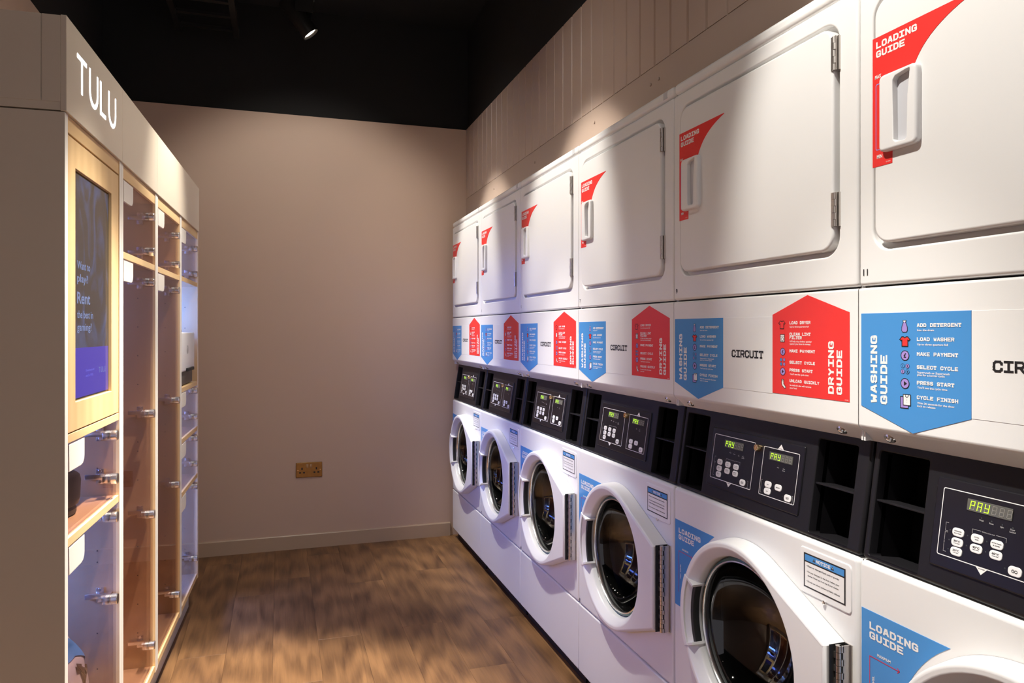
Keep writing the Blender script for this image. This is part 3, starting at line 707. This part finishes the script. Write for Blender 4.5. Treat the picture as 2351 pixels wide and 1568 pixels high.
# ================================================================== LOCKER WALL
A = Vector((-0.444, 1.807)); Bp = Vector((-0.371, 3.807))
ev = (Bp - A).normalized(); RZ = math.atan2(ev.y, ev.x); LG = 'rental locker columns on the left'
def kpos(k): q = A + ev * k; return (q.x, q.y, 0)
T = 0.022; DP = 0.48; ZB, ZT = 0.135, 1.811
def panel(name, x0_, x1_, y0_, y1_, z0_, z1_, par, inner, outer_m=CREAM):
    """side panel: pale front edge, birch on the face named by inner (+1 or -1 along x)"""
    mb = MB(); mb.box(x0_, x1_, y0_, y1_, z0_, z1_)
    o = mb.build(name, [outer_m, BIRCH, EDGE], par, smooth=0)
    for p in o.data.polygons:
        if p.normal.x * inner > .9: p.material_index = 1
        elif p.normal.y < -.9: p.material_index = 2
    return o
def hinge(par, z):
    x_, y_ = 0.430, 0.012
    mb = MB()
    mb.lathe([(0.0150, 0.0), (0.0150, -0.013), (0.0135, -0.0150), (0.0, -0.0150)], (x_, y_, z), 'y', 20)
    mb.box(x_ - .012, 0.470, 0.018, 0.034, z - .010, z + .010, bev=.003)
    mb.box(0.462, 0.474, 0.030, 0.088, z - .0075, z + .0075, bev=.002)
    mb.box(0.473, 0.478, 0.042, 0.062, z - .021, z + .021, bev=.0015)
    for dz in (-.015, .015): mb.lathe([(.005, 0), (.004, -.002)], (0.473, 0.052, z + dz), 'x', 10, cap1=True)
    mb.build('hinge', CHROME, par)
def gdoor(par, z0_, z1_, hs):
    d = MB().box(T + .004, 0.5 - T - .004, 0.012, 0.018, z0_, z1_, bev=.0006, seg=1).build('glass_door', GLASSD, par, smooth=0)
    zt = z1_ - .002
    o = [(0.040, zt), (0.155, zt), (0.155, zt - .040), (0.152, zt - .050), (0.143, zt - .058), (0.128, zt - .061), (0.040, zt - .061)]
    MB().plate(o[::-1], 0.012, 0.006, 0.0012, seg=2).build('pull_tag', mat('cream_tag', (0.74, 0.68, 0.60), .4), d)
    for z_ in hs: hinge(d, z_)
    return d
COLS = [dict(shelves=[(1.078, 1.098), (0.846, 0.866)], doors=[(0.868, 1.076, (1.042, 0.922)), (0.160, 0.844, (0.816, 0.589, 0.249))], led=0.7),
        dict(shelves=[(1.541, 1.561)], doors=[(1.563, 1.772, (1.721, 1.602)), (0.160, 1.539, (1.497, 1.047, 0.701, 0.251))], led=0.10),
        dict(shelves=[(1.541, 1.561)], doors=[(1.563, 1.772, (1.721, 1.602)), (0.160, 1.539, (1.497, 1.047, 0.701, 0.251))], led=0.10),
        dict(shelves=[(1.543, 1.563), (1.068, 1.088), (0.850, 0.870), (0.622, 0.642)], doors=[(1.565, 1.772, (1.721, 1.602)), (0.872, 1.066, (1.046, 0.923)), (0.644, 0.848, (0.819, 0.698)), (0.160, 0.620, (0.590, 0.247))], led=1.0)]
LL = ['nearest birch locker column with advertising screen above two glass doors',
      'second birch locker column from the camera, tall empty glass door',
      'third birch locker column from the camera, tall empty glass door',
      'farthest birch locker column with open blue-lit printer niche']
lockers = []
for ci, cd in enumerate(COLS):
    t = thing('locker_column', LL[ci], 'locker', kpos(0.5 * ci), RZ, LG); lockers.append(t)
    e0 = 0.0008
    panel('side_panel', e0, T, 0.004, DP, ZB, ZT, t, 1); panel('side_panel', 0.5 - T, 0.5 - e0, 0.004, DP, ZB, ZT, t, -1)
    MB().box(T, 0.5 - T, DP - .012, DP, ZB, ZT).build('back_panel', BIRCH, t, smooth=0)
    MB().box(T, 0.5 - T, 0.006, DP - .012, 1.774, ZT, bev=.001).build('top_rail', BIRCHH, t, smooth=0)
    MB().box(T, 0.5 - T, 0.006, DP - .012, ZB, 0.158, bev=.001).build('base_panel', BIRCHH, t, smooth=0)
    for za, zb in cd['shelves']: MB().box(T, 0.5 - T, 0.006, DP - .012, za, zb, bev=.001).build('shelf', BIRCHH, t, smooth=0)
    for z0_, z1_, hs in cd['doors']: gdoor(t, z0_, z1_, hs)
    # shelf-pin holes in the far side panel, and little magnetic catches
    mb = MB(); z_ = 0.28
    while z_ < 1.5:
        for yy in (0.060,): mb.lathe([(.0022, -.0003), (.0, -.0003)], (0.5 - T, yy, z_), 'x', 8)
        z_ += 0.032 if int(z_ * 1000) % 2 else 0.10
    mb.build('pin_holes', RUBBER, t, smooth=0)
    # light strip at the back of each compartment
    edges = sorted([ZB + .03] + [a for s in cd['shelves'] for a in s] + [1.774])
    for za, zb in zip(edges[0::2], edges[1::2]):
        if ci == 0 and za > 1.09: continue
        MB().box(T + .02, 0.5 - T - .02, DP - .13, DP - .05, zb - .008, zb - .001).build('led_strip', LED, t, smooth=0)
        ld = bpy.data.lights.new('led_strip_light', 'AREA'); ld.shape = 'RECTANGLE'; ld.size = 0.40; ld.size_y = 0.09
        ld.color = (0.07, 0.21, 1.0); ld.energy = 11.5 * cd['led'] * (0.45 + 0.8 * (zb - za))
        lo_ = bpy.data.objects.new('led_strip_light', ld); C.objects.link(lo_); lo_.parent = t
        lo_.matrix_local = Matrix.Translation((0.25, DP - .0925, zb - .042)) @ Vector((0, -0.62, -0.78)).to_track_quat('-Z', 'Y').to_matrix().to_4x4()
# screen door of the nearest column
t = lockers[0]
sd = MB().plate([(T + .002, 1.101), (0.5 - T - .002, 1.101), (0.5 - T - .002, 1.769), (T + .002, 1.769)], 0.024, 0.006, .001, holes=[[(0.084, 1.166), (0.402, 1.166), (0.402, 1.705), (0.084, 1.705)]], hbev=.001, hback=0.02).build('screen_door', BIRCH, t, smooth=0)
MB().box(0.082, 0.404, 0.0135, 0.022, 1.164, 1.707).build('screen_bezel', mat('screen_black', (0.01, 0.01, 0.01), 0.15), sd, smooth=0)
sm = bpy.data.materials.new('screen_picture_reflection'); sm.use_nodes = True; nt = sm.node_tree; N = nt.nodes; b = N['Principled BSDF']
b.inputs['Base Color'].default_value = (0.01, 0.01, 0.012, 1); b.inputs['Roughness'].default_value = 0.12
tc = N.new('ShaderNodeTexCoord'); mp = N.new('ShaderNodeMapping'); mp.inputs['Scale'].default_value = (9, 1, 5.5); mp.inputs['Rotation'].default_value = (0, R(25), 0)
nz = N.new('ShaderNodeTexNoise'); nz.inputs['Scale'].default_value = 1.0; nz.inputs['Detail'].default_value = 3; nz.inputs['Distortion'].default_value = 1.6
cr = N.new('ShaderNodeValToRGB'); cr.color_ramp.elements[0].position = .48; cr.color_ramp.elements[0].color = (0.045, 0.036, 0.030, 1); cr.color_ramp.elements[1].position = .78; cr.color_ramp.elements[1].color = (0.06, 0.09, 0.20, 1)  # brown end is a reflection put into the glow; blue wisps are the picture
nt.links.new(tc.outputs['Object'], mp.inputs[0]); nt.links.new(mp.outputs[0], nz.inputs['Vector']); nt.links.new(nz.outputs['Fac'], cr.inputs[0]); nt.links.new(cr.outputs[0], b.inputs['Emission Color']); b.inputs['Emission Strength'].default_value = 0.75
BAND = mat('screen_blue_band', (0.01, 0.01, 0.02), .12, emit=(0.045, 0.030, 0.36), estr=0.85)
SCT = mat('screen_text', (0.02, 0.02, 0.02), .2, emit=(0.16, 0.22, 0.42), estr=0.8); SCT2 = mat('screen_text_dim', (0.02, 0.02, 0.02), .2, emit=(0.10, 0.09, 0.50), estr=0.9)
mb = MB(); mb.flat([(0.088, 1.290), (0.396, 1.290), (0.396, 1.700), (0.088, 1.700)], 0.0132, 0); mb.flat([(0.088, 1.172), (0.396, 1.172), (0.396, 1.290), (0.088, 1.290)], 0.0132, 1)
mb.build('screen_image', [sm, BAND], sd, smooth=0, recalc=False)
mb = MB(); ys = 0.0129
for tx, zz, hh, w, bo_ in (('Want to', 1.478, .019, .105, .012), ('play?', 1.447, .019, .085, .012), ('Rent', 1.396, .027, .105, .018), ('the best in', 1.361, .018, .130, .012), ('gaming?', 1.331, .018, .118, .012)):
    text(mb, tx, 0.122, zz, hh, w, ys, 0, bo_)
text(mb, 'Download and', 0.192, 1.231, .006, .072, ys, 1, .01); text(mb, 'use for FREE', 0.192, 1.218, .006, .062, ys, 1, .01)
for i, ch in enumerate('TULU'): text(mb, ch, 0.305 + .018 * i, 1.222, .015, .011, ys, 2, 0)
mb.build('lettering', [SCT, SCT2, SCT], sd, smooth=0, recalc=False)

# plinth and illuminated header
pl = MB().box(0.004, 1.985, 0.045, DP, 0.0, 0.132).build('plinth', PLINTH, None, smooth=0, loc=kpos(0), rot=(0, 0, RZ))
tag(pl, 'pale recessed plinth under the locker columns', 'plinth')
hb = thing('sign_header', 'cream header box with backlit letters above the lockers', 'sign', kpos(0), RZ)
MB().box(0.001, 1.999, 0.012, DP, 1.8145, 2.022).build('header_box', CREAM, hb, smooth=0)
MB().box(-0.0015, 0.0008, 0.050, DP, 1.832, 2.022, bev=.0008, seg=1).build('end_panel', CREAM, hb, smooth=0)
MB().box(-0.0015, 0.0008, 0.012, 0.048, 1.832, 2.022, bev=.0008, seg=1).build('end_panel', CREAM, hb, smooth=0)
for a, b_ in ((-0.0015, 0.4935), (0.4950, 0.9875), (0.9890, 2.0)):
    MB().box(a, b_, 0.0, 0.012, 1.8125, 2.0235, bev=.001, seg=1).build('fascia_panel', CREAM, hb, smooth=0)
SWD = 0.0105
def ustroke(x0_, x1_, zt, zb):
    r = (x1_ - x0_) / 2; return [(x0_, zt), (x0_, zb + r)] + [(x0_ + r + r * math.cos(R(180 + 180 * i / 10)), zb + r + r * math.sin(R(180 + 180 * i / 10))) for i in range(1, 10)] + [(x1_, zb + r), (x1_, zt)]
for nm, strokes in (('letter_t', [[(0.079, 1.9635), (0.142, 1.9635)], [(0.1105, 1.9635), (0.1105, 1.888)]]), ('letter_u', [ustroke(0.175, 0.241, 1.9635, 1.885)]), ('letter_l', [[(0.270, 1.9635), (0.270, 1.8875), (0.313, 1.8875)]]), ('letter_u', [ustroke(0.349, 0.417, 1.9635, 1.885)])):
    mb = MB()
    for s_ in strokes: line(mb, s_, SWD, -0.0006)
    mb.build('sign_letter', SIGN, hb, smooth=0, recalc=False)

# things inside the lockers
def place(k, w_, z): q = A + ev * k + Vector((-ev.y, ev.x)) * w_; return (q.x, q.y, z)
cp_ = thing('cooking_pot', 'round black pot with raised rim behind the upper glass door', 'pot', place(0.262, 0.150, 0.866), RZ)
POT = mat('matt_black_pot', (0.022, 0.020, 0.020), 0.42)
MB().lathe([(0.0, 0.0), (0.088, 0.0), (0.094, 0.006), (0.094, 0.016), (0.088, 0.021), (0.099, 0.028), (0.102, 0.040), (0.104, 0.085), (0.101, 0.098), (0.094, 0.104), (0.084, 0.105), (0.080, 0.100), (0.078, 0.03), (0.0, 0.03)], (0, 0, 0), 'z', 40).build('pot_body', POT, cp_)
MB().lathe([(0.080, 0.103), (0.079, 0.109), (0.066, 0.110), (0.060, 0.106), (0.0, 0.104)], (0, 0, 0), 'z', 40).build('lid', mat('pot_lid', (0.035, 0.033, 0.034), .3), cp_)
bag = thing('paper_bag', 'white bag with blue stripe and dark lettering in lower locker', 'bag', place(0.300, 0.168, 0.159), RZ)
BAGP = [(0.0, .085), (.02, .120), (.08, .132), (.16, .132), (.24, .128), (.31, .112), (.37, .082), (.41, .052), (.435, .034)]
def bag_r(h):
    for (h0, r0), (h1, r1) in zip(BAGP, BAGP[1:]):
        if h0 <= h <= h1: t_ = (h - h0) / (h1 - h0); t_ = t_ * t_ * (3 - 2 * t_) * .5 + t_ * .5; return r0 + (r1 - r0) * t_
    return .034
def bag_pt(a, h, off=0.0):                        # point on the bag at angle a and height h
    c_, s_ = math.cos(a), math.sin(a); q = (abs(c_) ** 2.4 + abs(s_) ** 2.4) ** (-1 / 2.4)
    r_ = bag_r(h) * q * (1 + .03 * math.sin(5 * a + h * 22) * (h / .43) + .014 * math.sin(9 * a - h * 40)) + off
    return (r_ * c_, r_ * s_, h)
mb = MB(); n = 72; m_ = 30
mb.rings([[bag_pt(2 * math.pi * i / n, .435 * j / m_) for i in range(n)] for j in range(m_ + 1)], cap0=True, cap1=True)
mb.build('bag_body', mat('white_bag', (0.62, 0.58, 0.54), .6, bump=(25, .3)), bag, smooth=60)
mb = MB()
for i in range(30):                               # blue band that swings down round the shoulder
    a0, a1_ = R(232 + 4 * i), R(232 + 4 * (i + 1))
    zc = lambda a: .385 - .055 * max(0, (math.degrees(a) - 270) / 40) ** 1.6
    for j in range(4):
        f0, f1 = j / 4, (j + 1) / 4; wd_ = .05
        mb.poly([bag_pt(a0, zc(a0) - wd_ * f1, .003), bag_pt(a1_, zc(a1_) - wd_ * f1, .003), bag_pt(a1_, zc(a1_) - wd_ * f0, .003), bag_pt(a0, zc(a0) - wd_ * f0, .003)], 0)
V_, F_ = text2d('ACT', 0.03)
vv = [mb.bm.verts.new(bag_pt(R(262) + b_ * 0.85 - .10 * a_, .318 - a_ * .105, .0045)) for a_, b_ in V_]
for f in F_: mb.bm.faces.new([vv[i] for i in f]).material_index = 1
mb.build('bag_print', [mat('bag_blue', (.10, .30, .62), .5), mat('bag_ink', (.09, .06, .04), .5)], bag, smooth=0, recalc=False)
# printer in the open niche of the far column
pr = thing('printer', 'white printer with dark grey paper tray in open niche', 'printer', place(1.5, 0.0, 1.0885), RZ)
MB().box(0.035, 0.440, 0.012, 0.36, 0.062, 0.236, bev=.008, seg=3).build('printer_body', PLASTIC, pr)
MB().box(0.040, 0.425, 0.020, 0.34, 0.004, 0.060, bev=.003).build('paper_tray', mat('dark_grey_plastic', (.07, .065, .06), .45), pr)
MB().box(0.19, 0.36, 0.002, 0.013, 0.062, 0.076, bev=.002).build('output_slot', RUBBER, pr)
mb = MB(); line(mb, circ(.235, .158, .017, 20), .003, 0.0115, 0, True); line(mb, [(.228, .150), (.233, .168)], .003, .0115); line(mb, [(.237, .148), (.242, .166)], .003, .0115)
mb.build('emblem', mat('grey_print', (.2, .2, .2), .4), pr, smooth=0, recalc=False)
MB().box(0.05, 0.20, 0.03, 0.30, 0.236, 0.246, bev=.002).build('scanner_lid', mat('printer_lid', (.12, .12, .13), .4), pr)
bx = thing('black_case', 'small black case standing behind the lowest far glass door', 'case', place(1.575, 0.07, 0.159), RZ)
MB().box(0, 0.13, 0, 0.06, 0, 0.10, bev=.008, seg=3).build('case_body', RUBBER, bx); MB().box(0.045, 0.085, 0.022, 0.036, 0.10, 0.114, bev=.004).build('case_handle', RUBBER, bx)

# ================================================================== BRASS SOCKET on the back wall
sk = thing('wall_socket', 'brass double socket with two switches on the back wall', 'socket', (0.097, YB, 0.432))
MB().plate(rrect(0, 0.156, 0, 0.092, 0.004, 3), 0, -0.007, 0.003, back=True).build('socket_plate', BRASS, sk)
for xx in (0.067, 0.088): MB().box(xx - .0065, xx + .0065, -.0105, -.006, .058, .081, bev=.0015).build('rocker_switch', mat('switch_brass', (.42, .30, .17), .35, 1.0), sk)
for cx_ in (0.036, 0.121):
    for bxx in ((cx_ - .004, cx_ + .004, .047, .061), (cx_ - .017, cx_ - .006, .026, .035), (cx_ + .006, cx_ + .017, .026, .035)):
        MB().box(bxx[0], bxx[1], -.0074, -.006, bxx[2], bxx[3]).build('pin_slot', RUBBER, sk, smooth=0)
for xx in (0.012, 0.144): MB().lathe([(.0035, -.0065), (.0028, -.0085)], (xx, 0, .046), 'y', 10, cap1=True).build('fixing_screw', GOLD, sk)

# ================================================================== CEILING: track, spotlights, services
tr = MB().box(TRACK_X - .018, TRACK_X + .018, -0.9, 4.4, 3.125, 3.155).build('lighting_track', FIXT, None, smooth=0); tag(tr, 'black lighting track under the black ceiling', 'track')
for yy in (-.6, 1.2, 2.9, 4.3): MB().box(TRACK_X - .004, TRACK_X + .004, yy - .004, yy + .004, 3.155, ZC).build('track_hanger', FIXT, tr, smooth=0)
def spotlight(y, aim, el, beam, watts, spill, low, label, group=None):
    el = R(el)
    lens = Vector((TRACK_X, y, LAMP_Z)); d = Vector((aim[0] * math.cos(el), aim[1] * math.cos(el), -math.sin(el)))
    t = thing('track_spotlight', label, 'spotlight', (TRACK_X, y, 3.125), 0, group)
    q = d.to_track_quat('-Z', 'Y').to_matrix().to_4x4()
    loc = Matrix.Translation(lens - Vector((TRACK_X, y, 3.125)) - d * 0.0)
    mb = MB(); mb.lathe([(0.0, 0.205), (0.044, 0.205), (0.046, 0.200), (0.046, 0.0), (0.0435, -0.001), (0.041, 0.002), (0.038, 0.030)], (0, 0, 0), 'z', 32)
    o = mb.build('lamp_housing', FIXT, t); o.matrix_local = loc @ q
    mb = MB(); mb.lathe([(0.0385, 0.012), (0.0, 0.012)], (0, 0, 0), 'z', 32); g = mb.build('lamp_lens', LENS, t); g.matrix_local = loc @ q
    top = lens - d * 0.12 - Vector((TRACK_X, y, 3.125))
    mb = MB(); mb.box(-.02, .02, -.05, .05, -.03, 0, bev=.003); mb.lathe([(.008, -.03), (.008, -.045)], (0, 0, 0), 'z', 10, cap1=True)
    mb.box(min(0, top.x) - .008, max(0, top.x) + .008, .047, .055, min(top.z, -.05), -.01); mb.box(min(0, top.x) - .008, max(0, top.x) + .008, -.055, -.047, min(top.z, -.05), -.01); mb.build('yoke', FIXT, t)
    q2 = Vector((aim[0] * math.cos(R(70.5)), aim[1] * math.cos(R(70.5)), -math.sin(R(70.5)))).to_track_quat('-Z', 'Y').to_matrix().to_4x4()
    for nm, ang, bl, kk in (('lamp_beam', beam, 0.6 if beam != 46 else 0.9, 1.0), ('lamp_spill', 100, 1.0, spill), ('added_low_beam', 33, 0.9, low)):
        if kk == 0: continue
        if nm == 'added_low_beam': q = q2  # extra beam added to brighten the lower machine fronts
        ld = bpy.data.lights.new(nm, 'SPOT'); ld.energy = watts * SPOT_W * kk; ld.color = WARM; ld.spot_size = R(ang); ld.spot_blend = bl; ld.shadow_soft_size = 0.028
        lo_ = bpy.data.objects.new(nm, ld); C.objects.link(lo_); lo_.parent = t
        lo_.matrix_local = Matrix.Translation(d * 0.004) @ loc @ q
    return t
for i, sp in enumerate(SPOTS):
    spotlight(*sp, 'black cylinder spotlight hanging from the dark ceiling, lens lit' if i == 0 else 'black cylinder spotlight on the track above the picture', None if i == 0 else 'track spotlights above the picture')
tray = thing('cable_tray', 'black cable tray under the dark ceiling', 'cable tray', (-0.55, 3.55, 3.02))
MB().box(0, 0.03, -.0, 0.9, 0, .05).build('tray_rail', FIXT, tray, smooth=0); MB().box(0.30, 0.33, 0, 0.9, 0, .05).build('tray_rail', FIXT, tray, smooth=0)
for i in range(5): MB().box(0.03, 0.30, .08 + .18 * i, .11 + .18 * i, .005, .02).build('tray_rung', FIXT, tray, smooth=0)
du = thing('air_duct', 'black ventilation unit under the dark ceiling', 'duct', (-0.62, 2.9, 3.0))
MB().box(0, 0.62, 0, 0.5, 0.06, 0.30, bev=.01).build('duct_body', FIXT, du, smooth=0)
for i in range(7): MB().box(0.05 + .08 * i, 0.09 + .08 * i, -.006, 0, 0.10, 0.26).build('duct_slat', FIXT, du, smooth=0)
